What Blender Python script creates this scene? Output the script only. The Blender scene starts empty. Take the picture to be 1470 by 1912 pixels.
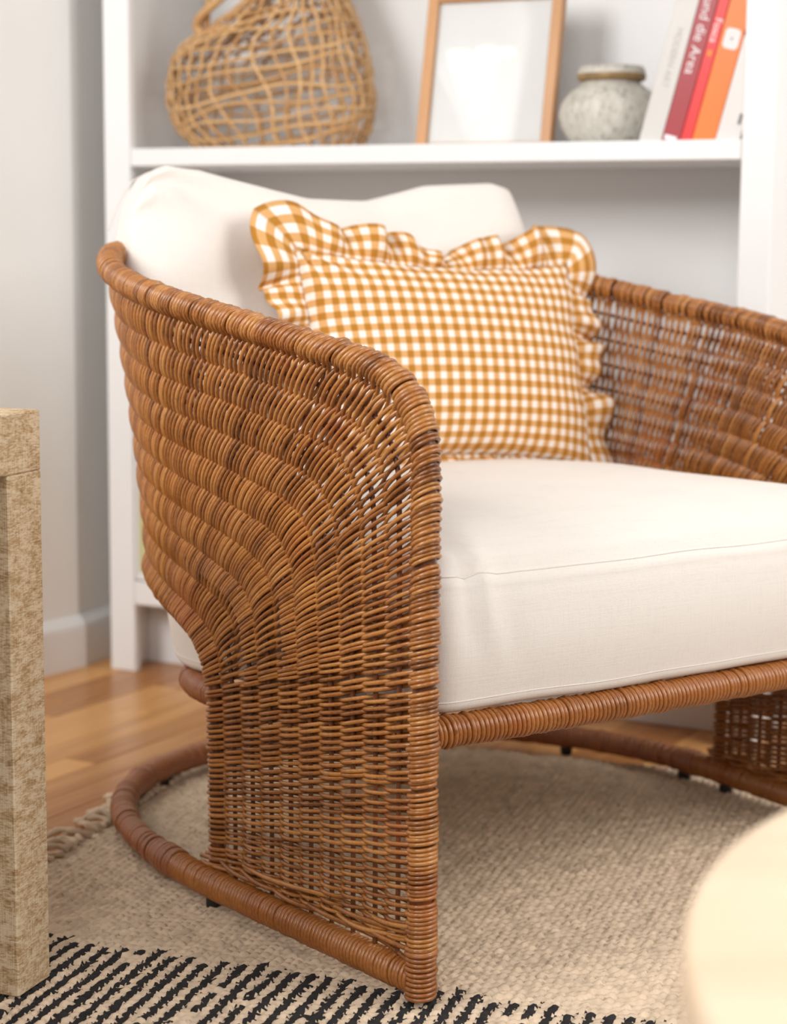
import bpy, math, random
import numpy as np
from mathutils import Matrix, Vector

random.seed(7)
rng = np.random.default_rng(7)
scene = bpy.context.scene
COL = scene.collection

# ------------------------------------------------------------------ camera
FPX, HOR, ROLL, CAMH = 3500.0, 450.0, 0.5, 0.75
pitch = math.atan((956 - HOR) / FPX)
Fv = Vector((0, math.cos(pitch), -math.sin(pitch)))
R0 = Vector((1, 0, 0))
U0 = R0.cross(Fv)
ra = math.radians(ROLL)
Rv = R0 * math.cos(ra) + U0 * math.sin(ra)
Uv = -R0 * math.sin(ra) + U0 * math.cos(ra)
cd = bpy.data.cameras.new('camera')
cd.sensor_fit = 'HORIZONTAL'
cd.sensor_width = 24.0
cd.lens = FPX / 1470 * 24.0
cd.clip_start = 0.05
cd.dof.use_dof = True
cd.dof.focus_distance = 1.93
cd.dof.aperture_fstop = 3.6
cam = bpy.data.objects.new('camera', cd)
COL.objects.link(cam)
cam.matrix_world = Matrix(((Rv.x, Uv.x, -Fv.x, 0), (Rv.y, Uv.y, -Fv.y, 0), (Rv.z, Uv.z, -Fv.z, CAMH), (0, 0, 0, 1)))
scene.camera = cam

# ------------------------------------------------------------------ world, lights, exposure
w = bpy.data.worlds.new('room_daylight')
scene.world = w
w.use_nodes = True
w.node_tree.nodes['Background'].inputs[0].default_value = (1.0, 0.98, 0.96, 1)
w.node_tree.nodes['Background'].inputs[1].default_value = 0.44


def area(name, loc, target, sx, sy, power, col=(1, 1, 1)):
    d = bpy.data.lights.new(name, 'AREA')
    d.shape = 'RECTANGLE'
    d.size, d.size_y = sx, sy
    d.energy = power
    d.color = col
    o = bpy.data.objects.new(name, d)
    COL.objects.link(o)
    o.location = loc
    o.rotation_euler = (Vector(target) - Vector(loc)).to_track_quat('-Z', 'Y').to_euler()
    return o


area('window_light_right', (2.4, 0.9, 2.0), (0.1, 2.3, 0.45), 1.6, 1.6, 56, (1.0, 0.97, 0.935))
area('window_light_left', (-1.9, 0.5, 2.0), (0.3, 2.8, 0.8), 1.0, 1.2, 54, (1.0, 0.98, 0.955))
area('fill_light_rear', (-0.6, -1.5, 2.2), (0.0, 2.8, 0.7), 1.6, 1.4, 42, (1.0, 0.975, 0.95))  # soft fill added behind the camera, no window there

vs = scene.view_settings
vs.view_transform = 'Standard'
vs.look = 'None'
vs.exposure = 0.0
vs.gamma = 1.0
vs.use_curve_mapping = False


# ------------------------------------------------------------------ materials
class NT:
    def __init__(self, name):
        self.m = bpy.data.materials.new(name)
        self.m.use_nodes = True
        self.t = self.m.node_tree
        self.b = self.t.nodes['Principled BSDF']

    def n(self, typ, **kw):
        nd = self.t.nodes.new(typ)
        for k, v in kw.items():
            if k == 'inp':
                for a, b in v.items():
                    nd.inputs[a].default_value = b
            else:
                setattr(nd, k, v)
        return nd

    def l(self, a, b):
        self.t.links.new(a, b)

    def setb(self, **kw):
        for k, v in kw.items():
            self.b.inputs[k.replace('_', ' ')].default_value = v

    def mapping(self, scale=(1, 1, 1), coord='Object', rot=(0, 0, 0)):
        tc = self.n('ShaderNodeTexCoord')
        mp = self.n('ShaderNodeMapping')
        mp.inputs['Scale'].default_value = scale
        mp.inputs['Rotation'].default_value = rot
        self.l(tc.outputs[coord], mp.inputs['Vector'])
        return mp.outputs['Vector']

    def noise(self, vec, scale, detail=3, rough=0.55):
        nd = self.n('ShaderNodeTexNoise', inp={'Scale': scale, 'Detail': detail, 'Roughness': rough})
        if vec is not None:
            self.l(vec, nd.inputs['Vector'])
        return nd.outputs['Fac']

    def ramp(self, fac, stops, interp='LINEAR'):
        r = self.n('ShaderNodeValToRGB')
        r.color_ramp.interpolation = interp
        e = r.color_ramp.elements
        while len(e) < len(stops):
            e.new(0.5)
        for i, (p, c) in enumerate(stops):
            e[i].position = p
            e[i].color = (*c, 1) if len(c) == 3 else c
        self.l(fac, r.inputs['Fac'])
        return r.outputs['Color']

    def math(self, op, a, b=None):
        nd = self.n('ShaderNodeMath', operation=op)
        for i, v in enumerate((a, b)):
            if v is None:
                continue
            if isinstance(v, (int, float)):
                nd.inputs[i].default_value = v
            else:
                self.l(v, nd.inputs[i])
        return nd.outputs[0]

    def mix(self, fac, a, b, blend='MIX'):
        nd = self.n('ShaderNodeMix', data_type='RGBA', blend_type=blend)
        for sock, v in ((nd.inputs[0], fac), (nd.inputs[6], a), (nd.inputs[7], b)):
            if isinstance(v, (int, float)):
                sock.default_value = v
            elif isinstance(v, tuple):
                sock.default_value = (*v, 1) if len(v) == 3 else v
            else:
                self.l(v, sock)
        return nd.outputs[2]

    def bump(self, h, strength=0.3, dist=0.001):
        bm = self.n('ShaderNodeBump', inp={'Strength': strength, 'Distance': dist})
        self.l(h, bm.inputs['Height'])
        self.l(bm.outputs['Normal'], self.b.inputs['Normal'])

    def col(self, c):
        if isinstance(c, tuple):
            self.b.inputs['Base Color'].default_value = (*c, 1)
        else:
            self.l(c, self.b.inputs['Base Color'])


def plain(name, col, rough=0.6, var=0.04, scale=6, bump=0.0, bscale=300):
    t = NT(name)
    v = t.mapping()
    n = t.noise(v, scale)
    lo = tuple(max(0, c * (1 - var)) for c in col)
    hi = tuple(min(1, c * (1 + var)) for c in col)
    t.col(t.ramp(n, [(0.3, lo), (0.7, hi)]))
    t.setb(Roughness=rough)
    if bump:
        t.bump(t.noise(v, bscale, 2), bump, 0.0006)
    return t.m


def rattan(name, dark, mid, light, rough=0.34, objvar=0.5, red=(0.36, 0.085, 0.015)):
    t = NT(name)
    v = t.mapping()
    n1 = t.noise(v, 22, 4, 0.6)
    n2 = t.noise(v, 260, 3, 0.6)
    oi = t.n('ShaderNodeObjectInfo')
    f = t.math('ADD', t.math('ADD', t.math('MULTIPLY', n1, 0.55), 0.12), t.math('MULTIPLY', t.math('SUBTRACT', oi.outputs['Random'], 0.5), objvar))
    f = t.math('ADD', f, t.math('MULTIPLY', t.math('SUBTRACT', n2, 0.5), 0.45))
    c = t.ramp(f, [(0.12, dark), (0.40, mid), (0.78, light)])
    n3 = t.noise(v, 9, 2)
    c = t.mix(t.ramp(n3, [(0.56, (0, 0, 0)), (0.76, (0.5, 0.5, 0.5))]), c, red)
    # small dark nodes and scuffs
    n4 = t.noise(v, 90, 2)
    c = t.mix(t.ramp(n4, [(0.24, (0.6, 0.6, 0.6)), (0.31, (0, 0, 0))]), c, tuple(k * 0.35 for k in dark))
    t.col(c)
    t.setb(Roughness=rough)
    t.b.inputs['Coat Weight'].default_value = 0.45
    t.b.inputs['Coat Roughness'].default_value = 0.24
    t.bump(n2, 0.25, 0.0005)
    return t.m


def linen(name, col, scale=1500):
    t = NT(name)
    v = t.mapping()
    n = t.noise(v, 5)
    lo = tuple(c * 0.96 for c in col)
    c = t.ramp(n, [(0.3, lo), (0.7, col)])
    a = t.n('ShaderNodeTexWave', wave_type='BANDS', bands_direction='X', inp={'Scale': scale / 6.28 * 1.0, 'Distortion': 1.5, 'Detail': 1})
    b = t.n('ShaderNodeTexWave', wave_type='BANDS', bands_direction='Z', inp={'Scale': scale / 6.28 * 1.0, 'Distortion': 1.5, 'Detail': 1})
    t.l(v, a.inputs['Vector'])
    t.l(v, b.inputs['Vector'])
    nn = t.noise(v, 420, 2)
    vx = t.noise(t.mapping((420, 420, 18)), 1.0, 2)
    vz = t.noise(t.mapping((18, 18, 420)), 1.0, 2)
    slub = t.math('ADD', vx, vz)
    h = t.math('ADD', t.math('ADD', t.math('MULTIPLY', a.outputs['Fac'], 0.3), t.math('MULTIPLY', b.outputs['Fac'], 0.3)), t.math('ADD', t.math('MULTIPLY', nn, 0.5), slub))
    c = t.mix(t.ramp(slub, [(0.75, (0, 0, 0)), (1.25, (0.5, 0.5, 0.5))]), c, tuple(min(1, k * 1.06) for k in col))
    t.col(c)
    t.setb(Roughness=0.92)
    t.b.inputs['Sheen Weight'].default_value = 0.15
    t.bump(h, 0.28, 0.0007)
    return t.m


def gingham(name, period):
    t = NT(name)
    tc = t.n('ShaderNodeTexCoord')
    sp = t.n('ShaderNodeSeparateXYZ')
    t.l(tc.outputs['UV'], sp.inputs[0])
    fs = []
    for k in (0, 1):
        q = t.math('FRACT', t.math('DIVIDE', sp.outputs[k], period))
        q = t.math('ABSOLUTE', t.math('SUBTRACT', q, 0.5))
        # soft edged band
        q = t.math('MULTIPLY', t.math('SUBTRACT', q, 0.235), 30.0)
        cl = t.n('ShaderNodeClamp')
        t.l(q, cl.inputs[0])
        fs.append(cl.outputs[0])
    s = t.math('MULTIPLY', t.math('ADD', fs[0], fs[1]), 0.5)
    c = t.ramp(s, [(0.0, (0.86, 0.80, 0.74)), (0.5, (0.66, 0.355, 0.13)), (1.0, (0.42, 0.165, 0.001))])
    v = t.mapping()
    c = t.mix(t.math('MULTIPLY', t.noise(v, 700, 2), 0.06), c, (0.9, 0.7, 0.45))
    t.col(c)
    t.setb(Roughness=0.9)
    t.bump(t.noise(v, 900, 2), 0.25, 0.0006)
    return t.m


def wood(name, lo, hi, grain=(3, 40, 40), rough=0.35, objvar=0.5, scale=1.0):
    t = NT(name)
    v = t.mapping(grain)
    oi = t.n('ShaderNodeObjectInfo')
    add = t.n('ShaderNodeVectorMath', operation='ADD')
    cmb = t.n('ShaderNodeCombineXYZ')
    t.l(t.math('MULTIPLY', oi.outputs['Random'], 37.0), cmb.inputs[0])
    t.l(t.math('MULTIPLY', oi.outputs['Random'], 91.0), cmb.inputs[1])
    t.l(v, add.inputs[0])
    t.l(cmb.outputs[0], add.inputs[1])
    n = t.noise(add.outputs[0], scale, 5, 0.6)
    f = t.math('ADD', n, t.math('MULTIPLY', t.math('SUBTRACT', oi.outputs['Random'], 0.5), objvar))
    t.col(t.ramp(f, [(0.25, lo), (0.75, hi)]))
    t.setb(Roughness=rough)
    t.bump(n, 0.08, 0.001)
    return t.m


M = {}
M['wall'] = plain('wall_paint', (0.88, 0.87, 0.845), 0.7, 0.015)
M['white'] = plain('white_lacquer', (0.84, 0.84, 0.84), 0.38, 0.01)
M['green'] = plain('pale_green_panel', (0.62, 0.60, 0.30), 0.4, 0.05)
M['strand'] = rattan('rattan_strand', (0.15, 0.045, 0.008), (0.36, 0.130, 0.026), (0.60, 0.285, 0.080), objvar=0.34)
M['wrap'] = rattan('rattan_wrap', (0.18, 0.054, 0.011), (0.36, 0.125, 0.027), (0.55, 0.24, 0.065), objvar=0.2)
M['cane'] = rattan('flat_cane_wrap', (0.20, 0.058, 0.018), (0.31, 0.098, 0.030), (0.40, 0.15, 0.05), rough=0.4, objvar=0.1)
M['stake'] = rattan('rattan_stake', (0.07, 0.019, 0.004), (0.14, 0.040, 0.009), (0.20, 0.066, 0.018), rough=0.45, objvar=0.2)
M['glide'] = plain('black_rubber', (0.012, 0.012, 0.012), 0.5)
M['linen'] = linen('cream_linen', (0.78, 0.725, 0.67))
M['linen_back'] = linen('cream_cotton', (0.80, 0.74, 0.685))
M['gingham'] = gingham('mustard_gingham', 0.0195)
M['rug_cream'] = plain('cream_wool', (0.65, 0.51, 0.37), 0.95, 0.16, 55, 0.6, 500)
M['rug_black'] = plain('black_wool', (0.016, 0.014, 0.014), 0.95, 0.4, 60, 0.6, 500)
M['oak'] = wood('oak_strip', (0.43, 0.170, 0.042), (0.74, 0.38, 0.13), (2.5, 40, 40), 0.28, 0.75)
M['subfloor'] = plain('dark_subfloor', (0.10, 0.05, 0.02), 0.8)
M['pale_wood'] = wood('pale_maple', (0.74, 0.55, 0.37), (0.84, 0.68, 0.50), (3, 14, 14), 0.35, 0.0)
M['frame_wood'] = wood('cherry_frame', (0.46, 0.20, 0.07), (0.62, 0.32, 0.13), (30, 30, 4), 0.35, 0.2)
M['paper'] = plain('white_paper', (0.88, 0.87, 0.85), 0.8, 0.01)
M['straw'] = rattan('straw', (0.36, 0.17, 0.05), (0.58, 0.33, 0.13), (0.72, 0.48, 0.24), rough=0.6, objvar=0.4, red=(0.45, 0.22, 0.08))


def mk_limed():
    t = NT('limed_wood')
    n1 = t.noise(t.mapping((150, 150, 620)), 1.0, 4, 0.7)
    n2 = t.noise(t.mapping((1100, 1100, 40)), 1.0, 3)
    n3 = t.noise(t.mapping((45, 45, 130)), 1.0, 3)
    f = t.math('ADD', t.math('MULTIPLY', n1, 0.55), t.math('ADD', t.math('MULTIPLY', n3, 0.40), t.math('MULTIPLY', n2, 0.25)))
    t.col(t.ramp(f, [(0.46, (0.28, 0.15, 0.055)), (0.56, (0.46, 0.315, 0.165)), (0.66, (0.68, 0.55, 0.38))]))
    t.setb(Roughness=0.7)
    t.bump(f, 0.6, 0.0012)
    return t.m


M['limed'] = mk_limed()


def mk_glass():
    t = NT('picture_glass')
    tr = t.n('ShaderNodeBsdfTransparent')
    gl = t.n('ShaderNodeBsdfGlossy', inp={'Roughness': 0.03})
    fr_ = t.n('ShaderNodeFresnel', inp={'IOR': 1.5})
    mx = t.n('ShaderNodeMixShader')
    t.l(fr_.outputs[0], mx.inputs[0])
    t.l(tr.outputs[0], mx.inputs[1])
    t.l(gl.outputs[0], mx.inputs[2])
    t.l(mx.outputs[0], t.t.nodes['Material Output'].inputs['Surface'])
    return t.m


M['glass'] = mk_glass()


def mk_stone():
    t = NT('speckled_stoneware')
    v = t.mapping((1, 1, 0.45))
    n = t.noise(v, 120, 4, 0.7)
    c = t.ramp(n, [(0.33, (0.22, 0.21, 0.19)), (0.41, (0.52, 0.49, 0.43)), (0.62, (0.66, 0.63, 0.57))])
    sp = t.n('ShaderNodeSeparateXYZ')
    tc = t.n('ShaderNodeTexCoord')
    t.l(tc.outputs['Object'], sp.inputs[0])
    t.col(c)
    t.setb(Roughness=0.55)
    t.bump(n, 0.4, 0.002)
    return t.m


M['stone'] = mk_stone()
M['stone_lip'] = plain('brown_glaze', (0.30, 0.19, 0.08), 0.4, 0.3, 60)


# ------------------------------------------------------------------ mesh helpers
def new_obj(name, verts, faces, mat, parent=None, smooth=True, uv=None, mats=None, midx=None):
    me = bpy.data.meshes.new(name)
    if isinstance(faces, np.ndarray):
        v = np.asarray(verts, dtype=np.float32)
        me.vertices.add(len(v))
        me.vertices.foreach_set('co', v.ravel())
        nf, k = faces.shape
        me.loops.add(nf * k)
        me.loops.foreach_set('vertex_index', faces.astype(np.int32).ravel())
        me.polygons.add(nf)
        me.polygons.foreach_set('loop_start', np.arange(0, nf * k, k, dtype=np.int32))
        me.update(calc_edges=True)
    else:
        me.from_pydata([tuple(p) for p in verts], [], faces)
        me.update()
    if uv is not None:
        ul = me.uv_layers.new(name='UVMap')
        li = np.empty(len(me.loops), dtype=np.int32)
        me.loops.foreach_get('vertex_index', li)
        ul.data.foreach_set('uv', np.asarray(uv, dtype=np.float32)[li].ravel())
    for mm in (mats or [mat]):
        me.materials.append(mm)
    if midx is not None:
        me.polygons.foreach_set('material_index', np.asarray(midx, dtype=np.int32))
    if smooth:
        me.polygons.foreach_set('use_smooth', np.ones(len(me.polygons), dtype=bool))
    o = bpy.data.objects.new(name, me)
    COL.objects.link(o)
    if parent:
        o.parent = parent
    return o


def empty(name, loc, rz=0.0):
    o = bpy.data.objects.new(name, None)
    COL.objects.link(o)
    o.location = loc
    o.rotation_euler = (0, 0, rz)
    o.empty_display_size = 0.05
    return o


def tag(o, label=None, cat=None, group=None, kind=None):
    if label:
        o['label'] = label
    if cat:
        o['category'] = cat
    if group:
        o['group'] = group
    if kind:
        o['kind'] = kind
    return o


def tube_frames(P, closed):
    """P [R,S,3] -> tangent, normal, binormal by parallel transport, vectorised over R."""
    if closed:
        T = np.roll(P, -1, 1) - np.roll(P, 1, 1)
    else:
        T = np.gradient(P, axis=1)
    T /= np.linalg.norm(T, axis=2, keepdims=True) + 1e-12
    R, S, _ = P.shape
    N = np.empty_like(P)
    ref = np.where(np.abs(T[:, 0, 2:3]) < 0.9, np.array([0, 0, 1.0]), np.array([1.0, 0, 0]))
    n = ref - T[:, 0] * np.sum(ref * T[:, 0], 1, keepdims=True)
    n /= np.linalg.norm(n, axis=1, keepdims=True)
    N[:, 0] = n
    for i in range(1, S):
        n = n - T[:, i] * np.sum(n * T[:, i], 1, keepdims=True)
        n /= np.linalg.norm(n, axis=1, keepdims=True) + 1e-12
        N[:, i] = n
    return T, N, np.cross(T, N)


def tube_verts(P, rad, sides=6, closed=False):
    """P [R,S,3], rad scalar or [R,S] -> verts [R,S*sides,3]"""
    T, N, B = tube_frames(P, closed)
    R, S, _ = P.shape
    a = np.arange(sides) / sides * 2 * np.pi
    rad = np.broadcast_to(np.asarray(rad, dtype=float), (R, S))
    V = P[:, :, None, :] + rad[:, :, None, None] * (N[:, :, None, :] * np.cos(a)[None, None, :, None] + B[:, :, None, :] * np.sin(a)[None, None, :, None])
    return V.reshape(R, S * sides, 3)


def tube_faces(S, sides, closed):
    i = np.arange(S if closed else S - 1)[:, None]
    k = np.arange(sides)[None, :]
    j = (i + 1) % S
    k2 = (k + 1) % sides
    f = np.stack(np.broadcast_arrays(i * sides + k, i * sides + k2, j * sides + k2, j * sides + k), -1)
    return f.reshape(-1, 4)


def tube(name, pts, rad, mat, parent=None, sides=8, closed=False):
    P = np.asarray(pts, dtype=float)[None]
    if not closed:   # close the ends with tiny rings
        rad = np.broadcast_to(np.asarray(rad, dtype=float), (1, P.shape[1])).copy()
        d0 = P[:, 0] - P[:, 1]
        d1 = P[:, -1] - P[:, -2]
        d0 /= np.linalg.norm(d0)
        d1 /= np.linalg.norm(d1)
        P = np.concatenate([(P[:, 0] + d0 * rad[0, 0] * 0.3)[:, None], P, (P[:, -1] + d1 * rad[0, -1] * 0.3)[:, None]], 1)
        rad = np.concatenate([rad[:, :1] * 0.05, rad, rad[:, -1:] * 0.05], 1)
    V = tube_verts(P, rad, sides, closed)[0]
    return new_obj(name, V, tube_faces(P.shape[1], sides, closed), mat, parent)


def resample(pts, step=None, n=None):
    pts = np.asarray(pts, dtype=float)
    d = np.r_[0, np.cumsum(np.linalg.norm(np.diff(pts, axis=0), axis=1))]
    if n is None:
        n = max(2, int(round(d[-1] / step)) + 1)
    s = np.linspace(0, d[-1], n)
    return np.stack([np.interp(s, d, pts[:, k]) for k in range(pts.shape[1])], 1)


def catmull(pts, n=12):
    pts = np.asarray(pts, dtype=float)
    p = np.vstack([2 * pts[0] - pts[1], pts, 2 * pts[-1] - pts[-2]])
    out = []
    for i in range(1, len(p) - 2):
        for t in np.arange(n) / n:
            out.append(0.5 * ((2 * p[i]) + (-p[i - 1] + p[i + 1]) * t + (2 * p[i - 1] - 5 * p[i] + 4 * p[i + 1] - p[i + 2]) * t * t + (-p[i - 1] + 3 * p[i] - 3 * p[i + 1] + p[i + 2]) * t ** 3))
    out.append(pts[-1])
    return np.array(out)


def coil(name, pts, R, pitch, rr, rax, mat, parent, per=14, sides=6, wob=0.0):
    """a strand wound round the pole along pts: real helical winding, oval section"""
    c = resample(pts, 0.002)
    L = np.linalg.norm(np.diff(c, axis=0), axis=1).sum()
    turns = L / pitch
    n = int(turns * per)
    s = np.linspace(0, 1, n)
    cs = np.linspace(0, 1, len(c))
    C = np.stack([np.interp(s, cs, c[:, k]) for k in range(3)], 1)
    T, N, B = (x[0] for x in tube_frames(C[None], False))
    a = s * turns * 2 * np.pi
    # small pitch wobble so that windings are uneven
    a = a + wob * np.sin(s * turns * 0.37 + 1.3) + wob * np.sin(s * turns * 1.7)
    rad = N * np.cos(a)[:, None] + B * np.sin(a)[:, None]
    jit = 1 + 0.05 * np.interp(s * turns, np.arange(int(turns) + 2), rng.normal(0, 1, int(turns) + 2))
    P = C + rad * (R * jit)[:, None]
    tan = np.gradient(P, axis=0)
    tan /= np.linalg.norm(tan, axis=1, keepdims=True)
    bi = np.cross(tan, rad)
    k = np.arange(sides) / sides * 2 * np.pi
    V = P[:, None] + rr * np.cos(k)[None, :, None] * rad[:, None] + rax * np.sin(k)[None, :, None] * bi[:, None]
    return new_obj(name, V.reshape(-1, 3), tube_faces(n, sides, False), mat, parent)


def box(name, x0, x1, y0, y1, z0, z1, mat, parent=None, bev=0.002):
    """box with chamfered edges"""
    b = min(bev, (x1 - x0) / 3, (y1 - y0) / 3, (z1 - z0) / 3)
    vs_, fs = [], []
    import bmesh
    bm = bmesh.new()
    bmesh.ops.create_cube(bm, size=1)
    for v in bm.verts:
        v.co = Vector((x0 if v.co.x < 0 else x1, y0 if v.co.y < 0 else y1, z0 if v.co.z < 0 else z1))
    if b > 0:
        bmesh.ops.bevel(bm, geom=list(bm.edges), offset=b, segments=1, affect='EDGES')
    me = bpy.data.meshes.new(name)
    bm.to_mesh(me)
    bm.free()
    me.materials.append(mat)
    o = bpy.data.objects.new(name, me)
    COL.objects.link(o)
    if parent:
        o.parent = parent
    return o


def lathe(name, prof, mat, parent=None, seg=48):
    prof = np.asarray(prof, dtype=float)
    a = np.arange(seg) / seg * 2 * np.pi
    V = np.stack([prof[:, 0:1] * np.cos(a), prof[:, 0:1] * np.sin(a), np.repeat(prof[:, 1:2], seg, 1)], -1).reshape(-1, 3)
    return new_obj(name, V, tube_faces(len(prof), seg, False), mat, parent)


# ------------------------------------------------------------------ setting
FLOOR_Z = -0.012
BL = np.array([-0.5031, 3.2770])              # front left foot of the bookcase
BANG = math.radians(-26)
bu = np.array([math.cos(BANG), math.sin(BANG)])
bn = np.array([-bu[1], bu[0]])


def bw(u, off, z=0.0):
    p = BL + bu * u + bn * off
    return Vector((p[0], p[1], z))


# floor: dark subfloor with oak strips laid on it as separate boards
sub = new_obj('floor', [(-4, -1.5, FLOOR_Z - 0.02), (4, -1.5, FLOOR_Z - 0.02), (4, 6, FLOOR_Z - 0.02), (-4, 6, FLOOR_Z - 0.02), (-4, -1.5, FLOOR_Z - 0.003), (4, -1.5, FLOOR_Z - 0.003), (4, 6, FLOOR_Z - 0.003), (-4, 6, FLOOR_Z - 0.003)],
              [(0, 3, 2, 1), (4, 5, 6, 7), (0, 1, 5, 4), (1, 2, 6, 5), (2, 3, 7, 6), (3, 0, 4, 7)], M['subfloor'], smooth=False)
tag(sub, kind='structure')
PANG = math.radians(60)
pd = np.array([math.cos(PANG), math.sin(PANG)])
pn = np.array([-pd[1], pd[0]])
PC = np.array([-0.2, 2.9])
PW = 0.057
plank_mesh = {}


def plank_obj(L):
    L = round(L, 1)
    if L not in plank_mesh:
        o = box('floor_plank', -L / 2 + 0.0006, L / 2 - 0.0006, -PW / 2 + 0.0005, PW / 2 - 0.0005, -0.003, 0.0, M['oak'], None, 0.0008)
        plank_mesh[L] = o.data
        return o
    o = bpy.data.objects.new('floor_plank', plank_mesh[L])
    COL.objects.link(o)
    return o


for i in range(-26, 27):
    x = -2.4 + random.random() * 0.5
    while x < 1.6:
        L = random.choice([0.3, 0.4, 0.5, 0.6, 0.8, 0.9])
        xm = x + L / 2
        c = PC + pd * xm + pn * (i * PW)
        x += L
        if not (-1.15 < c[0] < 1.5 and 1.9 < c[1] < 4.1):
            continue
        if (c[0] + 0.6) * 0.857 - (c[1] - 3.3) * 0.515 < -0.35 or bn @ (c - BL) > 0.7:
            continue
        # the rug hides the boards under its middle
        o = plank_obj(L)
        o.location = (c[0], c[1], FLOOR_Z)
        o.rotation_euler = (0, 0, PANG)
        o.parent = sub

# walls
wc = np.array([-0.564, 3.305])


def wall_slab(name, p, ang, L0, L1, thick, z1, mat, back=1):
    """vertical slab; face through p along ang, thickness to the left of the direction"""
    d = np.array([math.cos(ang), math.sin(ang)])
    nrm = np.array([-d[1], d[0]])
    a = p + d * L0
    b = p + d * L1
    q = [a, b, b + nrm * thick, a + nrm * thick]
    z0 = FLOOR_Z - 0.003
    V = [(*k, z0) for k in q] + [(*k, z1) for k in q]
    o = new_obj(name, V, [(0, 1, 5, 4), (1, 2, 6, 5), (2, 3, 7, 6), (3, 0, 4, 7), (4, 5, 6, 7), (3, 2, 1, 0)], mat, smooth=False)
    return tag(o, kind='structure')


A1, A2 = math.radians(54), math.radians(66)
wall_slab('wall_left', wc, A1, -2.6, 0.0, 0.12, 2.6, M['wall'])
wall_slab('wall_left_return', wc + np.array([-0.004, 0.002]), A2, 0.0, 0.55, 0.12, 2.6, M['wall'])
d1 = np.array([math.cos(A1), math.sin(A1)])
d2 = np.array([math.cos(A2), math.sin(A2)])
off1 = np.array([d1[1], -d1[0]]) * 0.014
off2 = np.array([d2[1], -d2[0]]) * 0.014
# baseboards with a rounded top moulding


def baseboard(name, p, ang, L0, L1):
    d = np.array([math.cos(ang), math.sin(ang)])
    nrm = np.array([d[1], -d[0]])
    prof = [(0, -0.015), (0.014, -0.015), (0.014, 0.060), (0.012, 0.068), (0.007, 0.072), (0.006, 0.076), (0.0, 0.080)]
    V = []
    for L in (L0, L1):
        for (o_, z) in prof:
            q = p + d * L + nrm * o_
            V.append((q[0], q[1], z))
    n = len(prof)
    F = [(i, i + 1, n + i + 1, n + i) for i in range(n - 1)] + [tuple(range(n))[::-1], tuple(range(n, 2 * n))]
    return tag(new_obj(name, V, F, M['white'], smooth=False), kind='structure')


baseboard('baseboard_left', wc, A1, -2.6, 0.004)
baseboard('baseboard_left_return', wc + np.array([-0.003, 0.002]), A2, 0.0, 0.5)
pb = BL + bn * 0.33
wall_slab('wall_back', pb, BANG, -0.6, 3.4, 0.12, 2.6, M['wall'])

# added unseen glowing shapes, cut to make the reflection in the picture glass


def lit(name, col, strength):
    t = NT(name)
    t.col((0.8, 0.8, 0.8))
    t.b.inputs['Emission Color'].default_value = (*col, 1)
    t.b.inputs['Emission Strength'].default_value = strength
    return t.m


wn_ = np.array([d1[1], -d1[0]])
glow_root = empty('glow_panel', (wc[0] - d1[0] * 2.05, wc[1] - d1[1] * 2.05, 2.15))
tag(glow_root, kind='structure')


def wall_quad(name, pts, mat, o0, o1):
    org = np.array([glow_root.location.x, glow_root.location.y, glow_root.location.z])
    V = []
    for o_ in (o0, o1):
        for (L, z) in pts:
            q = wc + d1 * L + wn_ * o_
            V.append(np.array([q[0], q[1], z]) - org)
    k = len(pts)
    return new_obj(name, V, [tuple(range(k)), tuple(range(k, 2 * k))[::-1]] + [(i, (i + 1) % k, k + (i + 1) % k, k + i) for i in range(k)], mat, glow_root, smooth=False)


wall_quad('glow_panel_board', [(-2.46, 1.93), (-1.60, 1.93), (-1.60, 2.46), (-2.46, 2.46)], M['white'], 0.0005, 0.008)
wall_quad('glow_pane', [(-1.69, 2.03), (-1.91, 2.143), (-1.985, 2.06), (-1.92, 1.99)], lit('glow_pale', (0.80, 1.0, 0.93), 4.0), 0.009, 0.013)
wall_quad('glow_pane', [(-1.995, 2.185), (-2.19, 2.29), (-2.172, 2.065), (-2.055, 2.008)], lit('glow_bright', (0.92, 1.0, 0.97), 12.0), 0.009, 0.013)
wall_quad('glow_pane', [(-2.255, 2.326), (-2.395, 2.398), (-2.384, 2.368), (-2.282, 2.316)], lit('glow_small', (0.9, 1.0, 0.95), 4.0), 0.009, 0.013)

# ------------------------------------------------------------------ bookcase
bc = empty('bookcase', (BL[0], BL[1], FLOOR_Z), BANG)
tag(bc, 'tall white open bookcase against the wall behind the rattan armchair', 'bookcase')
Z = -FLOOR_Z
BW, BD, BH = 1.168, 0.30, 2.0
box('side_panel', 0.0, 0.022, 0.019, BD, 0, BH, M['white'], bc)
box('side_panel', BW - 0.022, BW, 0.019, BD, 0, BH, M['white'], bc)
box('front_stile', 0.0, 0.052, 0.0, 0.0185, 0, BH, M['white'], bc)
box('front_stile', BW - 0.048, BW, 0.0, 0.0185, 0, BH, M['white'], bc)
box('back_panel', 0.023, BW - 0.023, BD - 0.012, BD, 0.10, BH, M['white'], bc, 0.001)
box('shelf_board', 0.0525, BW - 0.0485, 0.001, BD - 0.013, 0.872 + Z, 0.902 + Z, M['white'], bc)
box('shelf_board', 0.0525, BW - 0.0485, 0.020, BD - 0.013, 0.43 + Z, 0.455 + Z, M['white'], bc)
box('shelf_board', 0.0525, BW - 0.0485, 0.020, BD - 0.013, 1.32 + Z, 1.35 + Z, M['white'], bc)
box('bottom_rail', 0.0525, BW - 0.0485, 0.0, 0.0185, 0.110 + Z, 0.152 + Z, M['white'], bc)
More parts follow.
